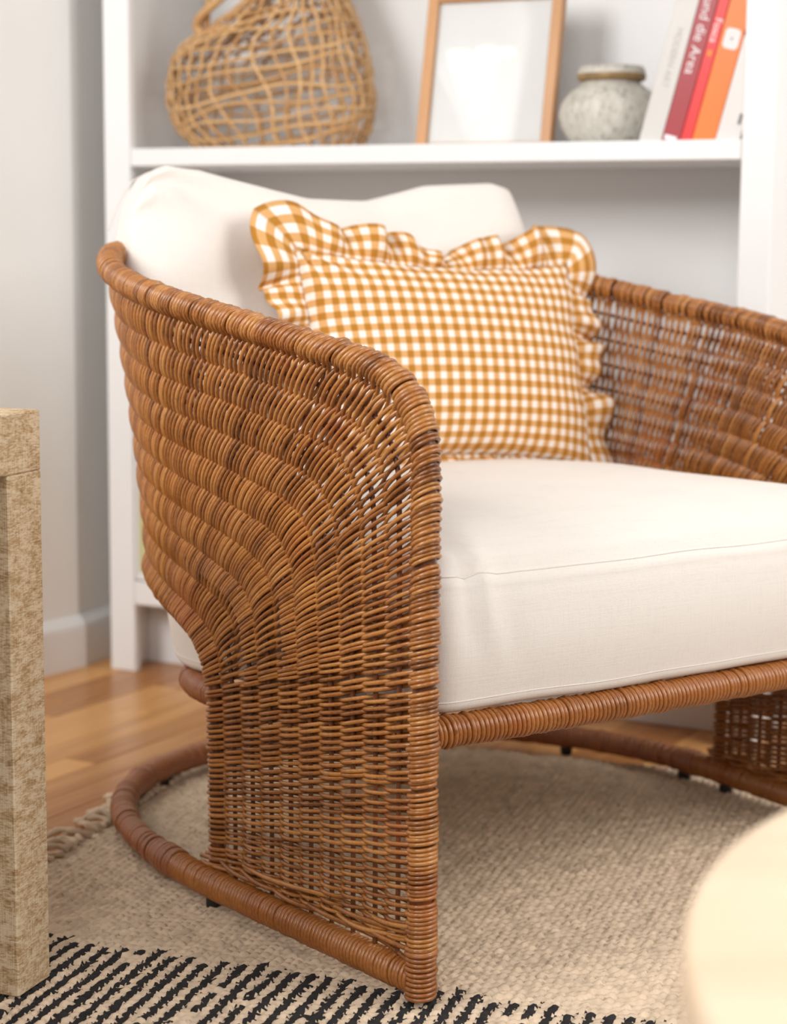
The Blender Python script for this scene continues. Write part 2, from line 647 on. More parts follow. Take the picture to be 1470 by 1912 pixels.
box('bottom_board', 0.0525, BW - 0.0485, 0.020, BD - 0.013, 0.125 + Z, 0.150 + Z, M['white'], bc)
box('kick_board', 0.023, BW - 0.023, 0.085, 0.10, 0, 0.122 + Z, M['white'], bc)
mid = (0.0525 + BW - 0.0485) / 2
for (xa, xb) in ((0.0535, mid - 0.001), (mid + 0.001, BW - 0.0495)):
    d = empty('cabinet_door', (0, 0, 0))
    d.parent = bc
    za, zb = 0.154 + Z, 0.428 + Z
    box('door_stile', xa, xa + 0.007, 0.001, 0.018, za, zb, M['white'], d)
    box('door_stile', xb - 0.013, xb, 0.001, 0.018, za, zb, M['white'], d)
    box('door_rail', xa + 0.0072, xb - 0.0132, 0.001, 0.018, za, za + 0.013, M['white'], d)
    box('door_rail', xa + 0.0072, xb - 0.0132, 0.001, 0.018, zb - 0.013, zb, M['white'], d)
    p = box('door_panel', xa + 0.0072, xb - 0.0132, 0.006, 0.010, za + 0.0132, zb - 0.0132, M['green'], d, 0.0005)
    tag(p, 'pale yellow green inset panel')

# ------------------------------------------------------------------ rug
RA = math.radians(-18)
r1 = np.array([math.cos(RA), math.sin(RA)])
r2 = np.array([-r1[1], r1[0]])
RC = np.array([-0.215, 2.848])            # far left corner
CW, CL = 0.0098, 0.0125                   # knot size across and along the stripes
NX, NY = 150, 112
sx, sy = 4, 5


knot_dx = rng.normal(0, 0.10, (400, 400))
knot_dy = rng.normal(0, 0.16, 400)


def rug_cell(X, Y):
    """knot index and position inside the knot; knots lie slanted so the yarn columns look serrated"""
    c0 = np.floor(X).astype(int)
    Yo = Y + (c0 % 2) * 0.5 + knot_dy[np.clip(c0, 0, 399)]
    cy = np.floor(Yo).astype(int)
    fy = Yo - cy
    Xs = X + 0.55 * (fy - 0.5) + knot_dx[np.clip(c0, 0, 399), np.clip(cy, 0, 399)]
    cx = np.clip(np.floor(Xs), 0, NX - 1).astype(int)
    return cx, cy, np.clip(Xs - cx, 0, 1), fy


def rug_mesh():
    nx, ny = NX * sx + 1, NY * sy + 1
    gx = np.arange(nx) / sx
    gy = np.arange(ny) / sy
    X, Y = np.meshgrid(gx, gy, indexing='ij')
    cx, cy, fx, fy = rug_cell(X, Y)
    hr = rng.random((NX + 4, NY + 6))
    bump = np.sqrt(np.clip(1 - (2 * fx - 1) ** 2, 0, 1)) * (1 - np.abs(2 * fy - 1) ** 2.6) ** 0.6
    h = bump * (0.0036 + 0.0036 * hr[cx, np.clip(cy, 0, NY + 5)]) + 0.0010 * np.sin(X * 0.5) * np.sin(Y * 0.33 + 1)
    h += rng.normal(0, 0.00035, h.shape)
    wx = X * CW + rng.normal(0, 0.0002, X.shape)
    wy = -(Y * CL) + rng.normal(0, 0.0002, X.shape)
    # irregular hem
    wx = wx + np.where(X < 1, 0.006 * np.sin(Y * 0.8) + 0.003 * np.sin(Y * 2.1), 0)
    wx, wy = wx - CL * 0.0, wy
    zz = FLOOR_Z + 0.0045 + h
    zz[0, :] = FLOOR_Z
    zz[-1, :] = FLOOR_Z
    zz[:, 0] = FLOOR_Z
    zz[:, -1] = FLOOR_Z
    V = np.stack([RC[0] + r1[0] * wx + r2[0] * wy, RC[1] + r1[1] * wx + r2[1] * wy, zz], -1).reshape(-1, 3)
    i = np.arange(nx - 1)[:, None]
    j = np.arange(ny - 1)[None, :]
    Fq = np.stack(np.broadcast_arrays(i * ny + j, (i + 1) * ny + j, (i + 1) * ny + j + 1, i * ny + j + 1), -1).reshape(-1, 4)[:, ::-1]
    # colour of each knot: cream field, then a band of black and cream columns nearest the camera
    colx = np.arange(NX)
    black = np.zeros((NX, NY + 6), dtype=bool)
    for c in range(NX):
        start = BAND + int(round(rng.normal(0, 0.35)))
        if c % 2 == 0:
            black[c, start:] = True
    # broken yarns
    for _ in range(int(NX * NY * 0.010)):
        c = rng.integers(0, NX)
        r = rng.integers(BAND + 1, NY)
        if c % 2 == 0:
            black[c, r:r + 1 + rng.integers(0, 2)] = False
        elif rng.random() < 0.5:
            black[c, r:r + 1] = True
    Xc, Yc = np.meshgrid((np.arange(nx - 1) + 0.5) / sx, (np.arange(ny - 1) + 0.5) / sy, indexing='ij')
    fcx, fcy, _a, _b = rug_cell(Xc, Yc)
    fcy = np.clip(fcy, 0, NY + 5)
    mi = black[fcx, fcy].astype(int).ravel()
    return V, Fq, mi


BAND = 72
V, Fq, mi = rug_mesh()
rug = empty('rug', (RC[0], RC[1], FLOOR_Z))
tag(rug, 'chunky cream wool rug with a band of black dashed stripes under the armchair', 'rug')
ro = new_obj('knotted_pile', V - np.array([RC[0], RC[1], FLOOR_Z]), Fq, None, rug, mats=[M['rug_cream'], M['rug_black']], midx=mi)
tag(ro, kind='stuff')
# tassels along the left edge
for k in range(30):
    t0 = 0.30 + k * 0.017 + random.uniform(-0.003, 0.003)
    base = -r2 * t0
    ln = random.uniform(0.035, 0.06)
    a = random.uniform(-0.6, 0.5)
    pts = []
    for s in np.linspace(0, 1, 9):
        q = base + r1 * 0.012 - r1 * (ln * s) + r2 * (a * ln * s + 0.006 * math.sin(5 * s + k))
        pts.append((q[0], q[1], 0.011 + 0.012 * math.sin(s * 3.0) * (0.6 + 0.4 * math.sin(k * 1.7)) - 0.004 * s))
    pts = np.array(pts)
    for j in range(1):
        rad = 0.0042 * (1 + 0.25 * np.sin(np.linspace(0, 14, 9) + k))
        tube('tassel', pts, rad, M['rug_cream'], rug, sides=7)

# ------------------------------------------------------------------ armchair
CO = np.array([0.12107, 2.31991])
CANG = math.radians(35.27)
chair = empty('rattan_armchair', (CO[0], CO[1], 0.0), CANG)
tag(chair, 'woven rattan barrel armchair with wrapped poles standing on the cream rug', 'armchair')
Q = 0.72
RIGHT_DROP = 0.034


def plan(q, z, side):
    """surface of the barrel shell: q along the plan (front -0.39 .. 0 .. rear Q), z height"""
    q = np.asarray(q, dtype=float)
    z = np.asarray(z, dtype=float)
    f = np.clip(z / 0.69, 0, 1.1) ** 2.4
    a = 0.402 + 0.041 * f
    b = 0.447 + 0.083 * f
    hf = 0.386
    k = np.clip(-q / 0.39, 0, 1.05)
    hw = a + (hf - a) * k ** 1.3
    psi = np.clip(q / Q, 0, 1.0) * np.pi / 2
    x = np.where(q < 0, hw, a * np.cos(psi))
    y = np.where(q < 0, q, b * np.sin(psi))
    zz = z
    if side > 0:
        zz = z - RIGHT_DROP * np.clip(z / 0.66, 0, 1) * np.clip(1.2 - np.clip(q, 0, 1) * 1.7, 0, 1)
    return np.stack([side * x, y, zz], -1)


def normal(q, z, side):
    e = 1e-3
    q2 = np.clip(q, -0.39, Q - 2e-3)
    dq = plan(q2 + e, z, side) - plan(q2 - e, z, side)
    dz = plan(q2, z + e, side) - plan(q2, z - e, side)
    n = np.cross(dz, dq) * (1 if side < 0 else -1)
    n /= np.linalg.norm(n, axis=-1, keepdims=True)
    # make it point outward
    c = plan(q, z, side).copy()
    c[..., 2] = 0
    c[..., 1] -= 0.0
    s = np.sign(np.sum(n * c, -1, keepdims=True))
    return n * np.where(s == 0, 1, s)


def zrim(q):
    q = np.asarray(q, dtype=float)
    return 0.680 + 0.155 * np.minimum(q, 0.30) + 0.03 * np.clip((q - 0.30) / 0.42, 0, 1)


# outer boundary (front post, bent corner, top rail) and inner boundary (rear edge of the leg, lower rail)
bez = [((1 - t) ** 2 * np.array([-0.39, 0.535]) + 2 * t * (1 - t) * np.array([-0.39, 0.622]) + t * t * np.array([-0.285, float(zrim(-0.285))])) for t in np.linspace(0, 1, 14)]
outer = [np.array([-0.39, z]) for z in np.linspace(0.012, 0.53, 30)] + bez + [np.array([q, float(zrim(q))]) for q in np.linspace(-0.27, Q, 60)]
outer = resample(np.array(outer), 0.004)
inner = catmull([(-0.016, 0.03), (-0.016, 0.08), (-0.016, 0.15), (-0.016, 0.21), (-0.014, 0.255), (0.002, 0.293), (0.040, 0.316), (0.10, 0.330), (0.2, 0.343), (0.35, 0.350), (0.55, 0.354), (Q, 0.355)], 14)
inner = resample(inner, 0.003)


def arc(c):
    return np.r_[0, np.cumsum(np.linalg.norm(np.diff(c, axis=0), axis=1))]


ao, ai = arc(outer), arc(inner)


def find(c, a, q=None, z=None):
    d = np.full(len(c), 0.0)
    if q is not None:
        d = d + np.abs(c[:, 0] - q)
    if z is not None:
        d = d + np.abs(c[:, 1] - z)
    return a[int(np.argmin(d))]


knO = [find(outer, ao, -0.39, 0.055), find(outer, ao, -0.39, 0.355), find(outer, ao, -0.39, 0.535), find(outer, ao, -0.285, None), find(outer, ao, -0.17, None), find(outer, ao, 0.0, None), find(outer, ao, 0.15, None), find(outer, ao, 0.35, None), ao[-1]]
knI = [find(inner, ai, 0.0, 0.035), find(inner, ai, 0.0, 0.245), find(inner, ai, 0.003, 0.272), find(inner, ai, 0.012, 0.293), find(inner, ai, 0.035, 0.312), find(inner, ai, 0.10, None), find(inner, ai, 0.20, None), find(inner, ai, 0.37, None), ai[-1]]
SP = 0.0093
NS = 10
nrow = int((ao[-1] - knO[0] - SP / 2) / SP) + 1
so = knO[0] + np.arange(nrow) * SP
so_j = so + rng.normal(0, 0.0005, nrow)
si = np.interp(so, knO, knI)


def at(c, a, s):
    return np.stack([np.interp(s, a, c[:, 0]), np.interp(s, a, c[:, 1])], -1)


dens = np.gradient(si) / SP           # how far the rows crowd together at the inner edge
send = np.full(nrow, float(NS))
for i in range(nrow):
    if dens[i] < 0.20:
        send[i] = [NS, 6, 8, 6][i % 4]
    elif dens[i] < 0.34:
        send[i] = [NS, 8][i % 2]
STR = 0.00236
AMP, DMP, RP, RI = 0.0052, 0.0004, 0.0137, 0.0096
weavers = []
PER = 6


def build_rows(side):
    O2 = at(outer, ao, so_j)
    I2 = at(inner, ai, si)
    m = NS * PER + 1
    g = np.linspace(0, 1, m)
    S = send[:, None] * g[None, :]
    v = S / NS
    # rows bow gently in the fan
    q = O2[:, None, 0] + (I2[:, None, 0] - O2[:, None, 0]) * v
    z = O2[:, None, 1] + (I2[:, None, 1] - O2[:, None, 1]) * v
    P = plan(q, z, side)
    n = normal(q, z, side)
    Wd = np.gradient(P, axis=1)
    Wd /= np.linalg.norm(Wd, axis=2, keepdims=True)
    T = np.cross(n, Wd)
    # orient T along increasing row index
    ref = np.gradient(plan(O2[:, 0], O2[:, 1], side), axis=0)
    sg = np.sign(np.sum(T[:, 0] * ref, 1))[:, None, None]
    T = T * sg
    e0 = np.exp(-(S / 0.30) ** 2)[..., None]
    e1 = np.exp(-((send[:, None] - S) / 0.30) ** 2)[..., None]
    full = (send == NS)[:, None, None]
    amp = AMP + (RP - AMP) * e0 + np.where(full, (RI - AMP) * e1, 0)
    amp = amp * (1 + rng.normal(0, 0.05, (nrow, 1, 1)))
    ph = np.pi * S[..., None]
    ca, sa = np.cos(ph), np.sin(ph)
    # flatten the crossing so that each length reads as a long bar over its stake
    ca = np.sign(ca) * np.abs(ca) ** 0.75
    dmp = DMP * (1 + rng.normal(0, 0.12, (nrow, 1, 1)))
    drift = (rng.normal(0, 0.0009, (nrow, 4)) @ np.stack([np.interp(np.linspace(0, 1, m), np.linspace(0, 1, 4), np.eye(4)[k]) for k in range(4)]))[..., None]
    base = P + T * drift
    loc = np.clip(1 - v + v * dens[:, None], 0.55, 1.0)[..., None] * (SP / 4) + e0 * (SP / 8)
    a = base + n * amp * ca + T * dmp * sa - T * loc
    b = base - n * amp * ca + T * dmp * sa + T * loc
    al = np.linspace(0, 3 * np.pi, 28)[1:-1]
    c0 = base[:, :1]
    n0, W0, T0 = n[:, :1], Wd[:, :1], T[:, :1]
    rp = amp[:, :1]
    loop = c0 + rp * (n0 * np.cos(al)[None, :, None] - W0 * np.sin(al)[None, :, None]) + T0 * (SP * 0.375) * (2 * al / (3 * np.pi) - 1)[None, :, None]
    be = np.linspace(np.pi, 0, 8)[1:-1]
    ce = base[:, -1:]
    re = amp[:, -1:]
    wrap = ce + re * (n[:, -1:] * np.cos(be)[None, :, None] + Wd[:, -1:] * np.sin(be)[None, :, None]) - T[:, -1:] * loc[:, -1:] * np.cos(be)[None, :, None]
    path = np.concatenate([a[:, ::-1], loop, b, wrap], 1)
    rad = STR * (1 + rng.normal(0, 0.07, (nrow, 1))) * np.ones((1, path.shape[1]))
    V = tube_verts(path, rad, 6, True)
    return V, tube_faces(path.shape[1], 6, True)


VL, WF = build_rows(-1)
VR, _ = build_rows(1)
# the right leg below the seat rail and the hidden rear rows are the least visible: joined
nleg = int(np.sum(so < find(outer, ao, -0.39, 0.53)))
singles = [(VL[i]) for i in range(nrow)]
rest = []
order = list(range(nrow - 1, -1, -1))
cap = 298 - nrow
for i in order:
    if len(singles) < 298 and not (i > nrow - 26):
        singles.append(VR[i])
    else:
        rest.append(VR[i])
for Vv in singles:
    new_obj('weaver_strand', Vv, WF, M['strand'], chair)
if rest:
    nv = rest[0].shape[0]
    tag(new_obj('weaver_strands', np.concatenate(rest), np.concatenate([WF + k * nv for k in range(len(rest))]), M['strand'], chair), kind='stuff')


def both(fn):
    """left then right curve joined at the rear into one continuous line"""
    L = fn(-1)
    R_ = fn(1)
    return np.concatenate([L, R_[::-1][1:]])


tube('outer_frame_pole', resample(both(lambda s: plan(outer[:, 0], outer[:, 1], s)), 0.012), 0.0112, M['stake'], chair, 10)
tube('inner_frame_pole', resample(both(lambda s: plan(inner[:, 0], inner[:, 1], s)), 0.010), 0.0072, M['stake'], chair, 8)
# stakes that carry the weave
si_f = np.interp(np.linspace(knO[0], ao[-1], 240), knO, knI)
Of = at(outer, ao, np.linspace(knO[0], ao[-1], 240))
If = at(inner, ai, si_f)
for k in range(1, NS):
    v = k / NS
    qz = Of + (If - Of) * v
    qz = np.vstack([[qz[0, 0], 0.03], qz])
    tube('stake', resample(both(lambda s: plan(qz[:, 0], qz[:, 1], s)), 0.010), 0.0029, M['stake'], chair, 6)

def ring_plan(q, side):
    q = np.asarray(q, dtype=float)
    a, b, n_ = (0.418, 0.470, 2.6) if side < 0 else (0.402, 0.470, 2.0)
    k = np.clip(-q / 0.39, 0, 1.05)
    hw = a + (0.386 - a) * k ** 1.1
    psi = np.clip(q / Q, 0, 1.0) * np.pi / 2
    x = np.where(q < 0, hw, a * np.cos(psi) ** (2 / n_))
    y = np.where(q < 0, q, b * np.sin(psi) ** (2 / n_))
    return np.stack([side * x, y, np.full(q.shape, RZ)], -1)


# base ring lying on the rug, wrapped with narrow strands under the legs and with flat cane behind
RZ = 0.022
qs_leg = np.linspace(-0.385, 0.03, 50)
qs_back = np.linspace(0.03, Q, 90)
full_ring = both(lambda s: ring_plan(np.concatenate([qs_leg, qs_back[1:]]), s))
tube('base_ring_pole', resample(full_ring, 0.015), 0.0125, M['stake'], chair, 10)
for s in (-1, 1):
    leg = ring_plan(qs_leg, s)
    coil('base_wrapping', leg, 0.0142, 0.0055, 0.0030, 0.0026, M['wrap'], chair, per=16, sides=7, wob=0.25)
back_ring = both(lambda s: ring_plan(qs_back, s))
coil('cane_wrapping', back_ring, 0.0150, 0.0085, 0.0016, 0.0046, M['cane'], chair, per=18, sides=8, wob=0.3)
for s in (-1, 1):
    col_ = ring_plan(np.linspace(0.022, 0.055, 8), s)
    coil('cane_binding', col_, 0.0168, 0.0075, 0.0016, 0.0042, M['cane'], chair, per=18, sides=8)
    # wrapped foot of the front post
    ft = np.stack([np.full(10, s * 0.386), np.full(10, -0.39), np.linspace(0.004, 0.058, 10)], 1)
    coil('post_wrapping', ft, 0.0140, 0.0050, 0.0028, 0.0024, M['wrap'], chair, per=18, wob=0.2)
for (q, s) in ((-0.03, -1), (-0.03, 1), (0.25, -1), (0.25, 1), (0.5, -1), (0.5, 1), (-0.36, 1), (0.05, 1)):
    p = ring_plan(np.array(q), s)
    g = lathe('foot_glide', [(0.0005, 0.012), (0.008, 0.012), (0.009, 0.009), (0.009, -0.003), (0.0075, -0.006), (0.0005, -0.006)], M['glide'], chair, 16)
    g.location = (p[0], p[1], 0.0)

# plaited border strands between the leg weave and the base ring
for s in (-1, 1):
    for k, (z0, z1, ph) in enumerate(((0.046, 0.050, 0.0), (0.042, 0.064, 1.1), (0.048, 0.043, 2.2), (0.040, 0.078, 3.4), (0.052, 0.057, 4.6))):
        tt = np.linspace(0, 1, 60)
        q = 0.006 - 0.39 * tt
        z = z0 + (z1 - z0) * tt + 0.004 * np.sin(tt * 9 + ph)
        P = plan(q, z, s) + normal(q, z, s) * (0.0065 * np.cos(tt * 14 + ph * 1.7) + 0.003)[:, None]
        tube('border_strand', P, 0.0026, M['strand'], chair, 7)

# seat rail at the front, hoop round the back
SZ = 0.264
xx = np.linspace(-0.372, 0.372, 60)
rail = np.stack([xx, -0.362 - 0.012 * (1 - (xx / 0.372) ** 2), np.full(60, SZ) - 0.006 * (xx > 0) * xx], 1)
tube('seat_rail', rail, 0.0125, M['stake'], chair, 10)
coil('seat_rail_wrapping', rail, 0.0142, 0.0056, 0.0031, 0.0027, M['wrap'], chair, per=18, sides=7, wob=0.2)
th = np.linspace(0, np.pi, 90)
SLOPE = 0.100
hy = 0.372 * np.sin(th)
hoop = np.stack([-0.372 * np.cos(th), hy, SZ - SLOPE * (hy + 0.362)], 1)
ysd = np.linspace(-0.345, 0, 20)[:-1]
hl = np.stack([np.full(19, -0.372), ysd, SZ - SLOPE * (ysd + 0.362)], 1)
hr_ = hl[::-1] * np.array([-1, 1, 1])
hoop = np.concatenate([hl, hoop, hr_])
tube('seat_hoop', resample(hoop, 0.012), 0.0135, M['stake'], chair, 10)
coil('seat_hoop_wrapping', hoop, 0.0145, 0.0085, 0.0016, 0.0046, M['cane'], chair, per=16, sides=6, wob=0.3)
for yk in (-0.25, -0.12, 0.02, 0.16):
    hwk = 0.36 * (1 if yk < 0 else math.sqrt(1 - (yk / 0.372) ** 2))
    tube('seat_slat', np.stack([np.linspace(-hwk, hwk, 12), np.full(12, yk), np.full(12, SZ - SLOPE * (yk + 0.362) + 0.002)], 1), 0.008, M['stake'], chair, 8)

# ------------------------------------------------------------------ seat cushion
sc = empty('seat_cushion', (CO[0], CO[1], 0.0), CANG)
tag(sc, 'thick cream linen seat cushion lying on the wrapped seat rail of the armchair', 'cushion')


def cushion_outline(n=220):
    fy, hw, rb = -0.368, 0.362, 0.395
    pts = []
    rc = 0.035
    for a in np.linspace(-math.pi / 2, -math.pi, 14):           # front left corner, from front edge to side
        pts.append((-hw + rc + rc * math.cos(a), fy + rc + rc * math.sin(a)))
    for a in np.linspace(0, math.pi, 70):
        ca_ = math.cos(a)
        pts.append((-hw * math.copysign(abs(ca_) ** 0.78, ca_), rb * math.sin(a) ** 0.78))
    for a in np.linspace(0, -math.pi / 2, 14):
        pts.append((hw - rc + rc * math.cos(a), fy + rc + rc * math.sin(a)))
    pts.append(pts[0])
    p = resample(np.array(pts), n=n + 1)[:-1]
    # front edge bows forward slightly
    fr = np.clip((-p[:, 1] - 0.30) / 0.068, 0, 1)
    p[:, 1] -= fr * 0.014 * (1 - (p[:, 0] / hw) ** 2)
    return p


ol = cushion_outline()
cen = np.array([0.0, -0.02])
TH = 0.140
prof = []          # (scale toward centre, extra inset m, height)
for k in (0.0, 0.3, 0.6, 0.85, 0.96):
    prof.append((k, 0, 0.0))
for a in np.linspace(-90, 0, 6):
    prof.append((1, 0.012 * (1 - math.cos(math.radians(a))), 0.012 + 0.012 * math.sin(math.radians(a))))
for h in np.linspace(0.02, TH - 0.02, 10):
    prof.append((1, -0.009 * math.sin(math.pi * (h - 0.012) / (TH - 0.024)), h))
for a in np.linspace(0, 62, 6):
    prof.append((1, 0.016 * (1 - math.cos(math.radians(a))), TH - 0.016 + 0.016 * math.sin(math.radians(a))))
seam_i = len(prof)
prof.append((0.972, 0, TH + 0.0005))
for k in (0.95, 0.92, 0.88, 0.83, 0.77, 0.70, 0.62, 0.53, 0.43, 0.32, 0.2, 0.1, 0.0):
    prof.append((k, 0, TH + 0.003 + 0.046 * (1 - k ** 6.0)))
V = []
nrm2 = np.stack([np.roll(ol[:, 1], -1) - np.roll(ol[:, 1], 1), -(np.roll(ol[:, 0], -1) - np.roll(ol[:, 0], 1))], 1)
nrm2 /= np.linalg.norm(nrm2, axis=1, keepdims=True)
if np.sum(nrm2 * (ol - cen)) < 0:
    nrm2 = -nrm2
for (k, ins, h) in prof:
    p = cen + (ol - cen) * k - nrm2 * ins
    z = h * (1 + 0.058 / TH * (p[:, 1] + 0.362)) + SZ + 0.017 - SLOPE * (p[:, 1] + 0.362)
    V.append(np.column_stack([p, z]))
V = np.array(V)


def noise2(x, y, z):
    return (np.sin(x * 11 + y * 7 + 1) * np.sin(y * 13 - z * 9 + 2) + 0.6 * np.sin(x * 23 - y * 17 + z * 5) + 0.4 * np.sin(x * 41 + y * 29 + z * 31)) / 2


Vf = V.reshape(-1, 3)
Vf[:, 2] += 0.0022 * noise2(Vf[:, 0], Vf[:, 1], Vf[:, 2])
# pulled folds at the near front corner
hgt = (Vf[:, 2] - (SZ + 0.017 - SLOPE * (Vf[:, 1] + 0.362))) / TH
for (cx_, wdt, amp_, lo, hi_) in ((-0.318, 0.007, -0.0055, 0.45, 1.25), (-0.300, 0.008, 0.0045, 0.4, 1.3), (-0.275, 0.012, -0.002, 0.3, 1.1), (0.31, 0.009, -0.004, 0.4, 1.2)):
    gsh = np.exp(-((Vf[:, 0] - cx_ - 0.06 * (hgt - 0.8) ** 2) / wdt) ** 2) * np.exp(-((hgt - (lo + hi_) / 2) / ((hi_ - lo) / 2)) ** 4) * np.clip((-Vf[:, 1] - 0.26) / 0.08, 0, 1)
    Vf[:, 1] -= amp_ * gsh
    Vf[:, 2] += amp_ * gsh * 0.8
S_, K_ = V.shape[0], V.shape[1]
co = new_obj('cushion_cover', Vf, tube_faces(S_, K_, False), M['linen'], sc)
seam = V[seam_i - 1] * 1.0
tube('seam', seam + np.array([0, 0, 0.0006]), 0.0010, M['linen'], sc, 6, True)
tube('seam', V[10] * 1.0, 0.0006, M['linen'], sc, 6, True)


# ------------------------------------------------------------------ pillows
def pillow_grid(W, H, T, n=56, m=44, sag=0.05, pinch=0.10, power=0.42, topdip=0.0, rnd=0.0):
    """soft pillow: grid of (u,v); returns front and back positions in its own plane (x right, z up, y back)"""
    u = np.sin(np.linspace(-1, 1, n) * np.pi / 2)
    v = np.sin(np.linspace(-1, 1, m) * np.pi / 2)
    Ug, Vg = np.meshgrid(u, v, indexing='ij')
    x = W * Ug * (1 - pinch * (1 - Vg ** 2) * np.abs(Ug) ** 2)
    z = H * Vg * (1 - sag * (1 - Ug ** 2) * np.abs(Vg) ** 2)
    rk = np.where(Ug < 0, rnd, rnd * 0.5)
    x = x * np.sqrt(1 - rk * Vg ** 2 / 2) * (1 - (0.16 if rnd else 0.0) * np.clip((0.55 - Vg) / 1.55, 0, 1))
    z = z * np.sqrt(1 - rk * Ug ** 2 / 2)
    z = z - topdip * np.exp(-((Ug - 0.05) / 0.45) ** 2) * np.clip(Vg, 0, 1) ** 2
    t = T * (np.clip(1 - Ug ** 2, 0, 1) * np.clip(1 - Vg ** 2, 0, 1)) ** power
    return Ug, Vg, x, z, t


def grid_faces(n, m, off=0, flip=False):
    i = np.arange(n - 1)[:, None]
    j = np.arange(m - 1)[None, :]
    f = np.stack(np.broadcast_arrays(i * m + j, (i + 1) * m + j, (i + 1) * m + j + 1, i * m + j + 1), -1).reshape(-1, 4)
    if flip:
        f = f[:, ::-1]
    return f + off


# back cushion
bcu = empty('back_cushion', (CO[0], CO[1], 0.0), CANG)
tag(bcu, 'large puffy cream back cushion leaning against the curved back of the armchair', 'cushion')
Ug, Vg, x, z, t = pillow_grid(0.336, 0.222, 0.092, 72, 60, sag=-0.03, pinch=0.0, power=0.30, topdip=0.0, rnd=0.22)
n, m = Ug.shape
ztop = np.interp(Ug, [-1.0, -0.93, -0.86, -0.77, -0.6, -0.48, -0.25, -0.08, 0.27, 0.4, 0.57, 0.9, 1.0], [0.13, 0.172, 0.200, 0.214, 0.212, 0.204, 0.188, 0.178, 0.180, 0.190, 0.203, 0.206, 0.196])
z = np.where(Vg > 0, Vg * ztop * (1 - 0.0 * Vg), z)
wr = 0.006 * np.sin(Ug * 6 + Vg * 3) * (1 - Ug ** 2) + 0.005 * np.sin(Vg * 8 - Ug * 5 + 1) * (1 - Vg ** 2)
# folds radiating from the upper left corner
rad_ = np.hypot(Ug + 1.0, Vg - 1.0)
wr += 0.009 * np.sin(np.arctan2(1.0 - Vg, Ug + 1.0) * 9) * np.exp(-(rad_ / 0.55) ** 2) * np.clip(rad_ * 5, 0, 1)
fr = np.stack([x, -t - wr * (t > 1e-4), z], -1)
bk_ = np.stack([x, t * 0.8, z], -1)


def place(P, lean, roll, yaw, c):
    ca, sa = math.cos(lean), math.sin(lean)
    P = np.stack([P[..., 0], P[..., 1] * ca + P[..., 2] * sa, -P[..., 1] * sa + P[..., 2] * ca], -1)
    cr, sr = math.cos(roll), math.sin(roll)
    P = np.stack([P[..., 0] * cr + P[..., 2] * sr, P[..., 1], -P[..., 0] * sr + P[..., 2] * cr], -1)
    cy, sy_ = math.cos(yaw), math.sin(yaw)
    P = np.stack([P[..., 0] * cy - P[..., 1] * sy_, P[..., 0] * sy_ + P[..., 1] * cy, P[..., 2]], -1)
    return P + np.array(c)


BCP = dict(lean=math.radians(13), roll=math.radians(0.5), yaw=0.0, c=(0.004, 0.395, 0.628))
allv = np.concatenate([fr.reshape(-1, 3), bk_.reshape(-1, 3)])
# ends wrap round the barrel
allv[:, 1] -= 0.05 * (np.abs(allv[:, 0]) / 0.34) ** 3
new_obj('cushion_cover', place(allv, **BCP), np.concatenate([grid_faces(n, m), grid_faces(n, m, n * m, True)]), M['linen_back'], bcu)
edge = np.concatenate([fr[:, -1], fr[::-1][:, 0][:0]])
tube('seam', place(np.concatenate([fr[:, -1]]) + np.array([0, 0.0, 0.0005]), **BCP)[2:-2], 0.0009, M['linen_back'], bcu, 6)

# gingham pillow with a gathered ruffle
gp = empty('throw_pillow', (CO[0], CO[1], 0.0), CANG)
tag(gp, 'mustard and white gingham throw pillow with a ruffled edge on the cream seat', 'pillow')
PWD, PHT = 0.225, 0.148
Ug, Vg, x, z, t = pillow_grid(PWD, PHT, 0.062, 70, 50, sag=0.13, pinch=0.05, power=0.45)
n, m = Ug.shape
wr = 0.0025 * np.sin(Ug * 14 + Vg * 2) * np.abs(Vg) ** 3 + 0.0025 * np.sin(Vg * 11 + 1) * np.abs(Ug) ** 3
wr += 0.006 * np.sin(np.arctan2(1.0 - Vg, Ug + 1.0) * 10) * np.exp(-(np.hypot(Ug + 1, Vg - 1) / 0.4) ** 2)
fr = np.stack([x, -t - wr * (t > 1e-4), z], -1)
bk_ = np.stack([x, t * 0.7, z], -1)
GP = dict(lean=math.radians(17), roll=math.radians(2.6), yaw=math.radians(-3), c=(0.100, 0.222, 0.588))
uvf = np.stack([Ug * PWD * 1.03, Vg * PHT * 1.03], -1).reshape(-1, 2) + 1.0
new_obj('pillow_cover', place(np.concatenate([fr.reshape(-1, 3), bk_.reshape(-1, 3)]), **GP), np.concatenate([grid_faces(n, m), grid_faces(n, m, n * m, True)]), M['gingham'], gp, uv=np.concatenate([uvf, uvf]))
# ruffle
bd = np.concatenate([fr[:, -1], fr[-1, ::-1][1:], fr[::-1, 0][1:], fr[0, :][1:-1]])      # closed loop, clockwise from top left
bd[:, 1] = 0.0
bd = resample(np.vstack([bd, bd[:1]]), n=721)[:-1]
pad = 40
tg = np.roll(bd, -6, 0) - np.roll(bd, 6, 0)
tg /= np.linalg.norm(tg, axis=1, keepdims=True)
outw = np.stack([-tg[:, 2], 0 * tg[:, 0], tg[:, 0]], 1)
if np.sum(outw * bd) < 0:
    outw = -outw
ker = np.hanning(41)
ker /= ker.sum()
outw = np.stack([np.convolve(np.r_[outw[-pad:, k], outw[:, k], outw[:pad, k]], ker, 'same')[pad:-pad] for k in range(3)], 1)
outw /= np.linalg.norm(outw, axis=1, keepdims=True)
sl = np.r_[0, np.cumsum(np.linalg.norm(np.diff(bd, axis=0), axis=1))]
Ltot = sl[-1] + np.linalg.norm(bd[0] - bd[-1])
phs = sl / Ltot * 2 * np.pi
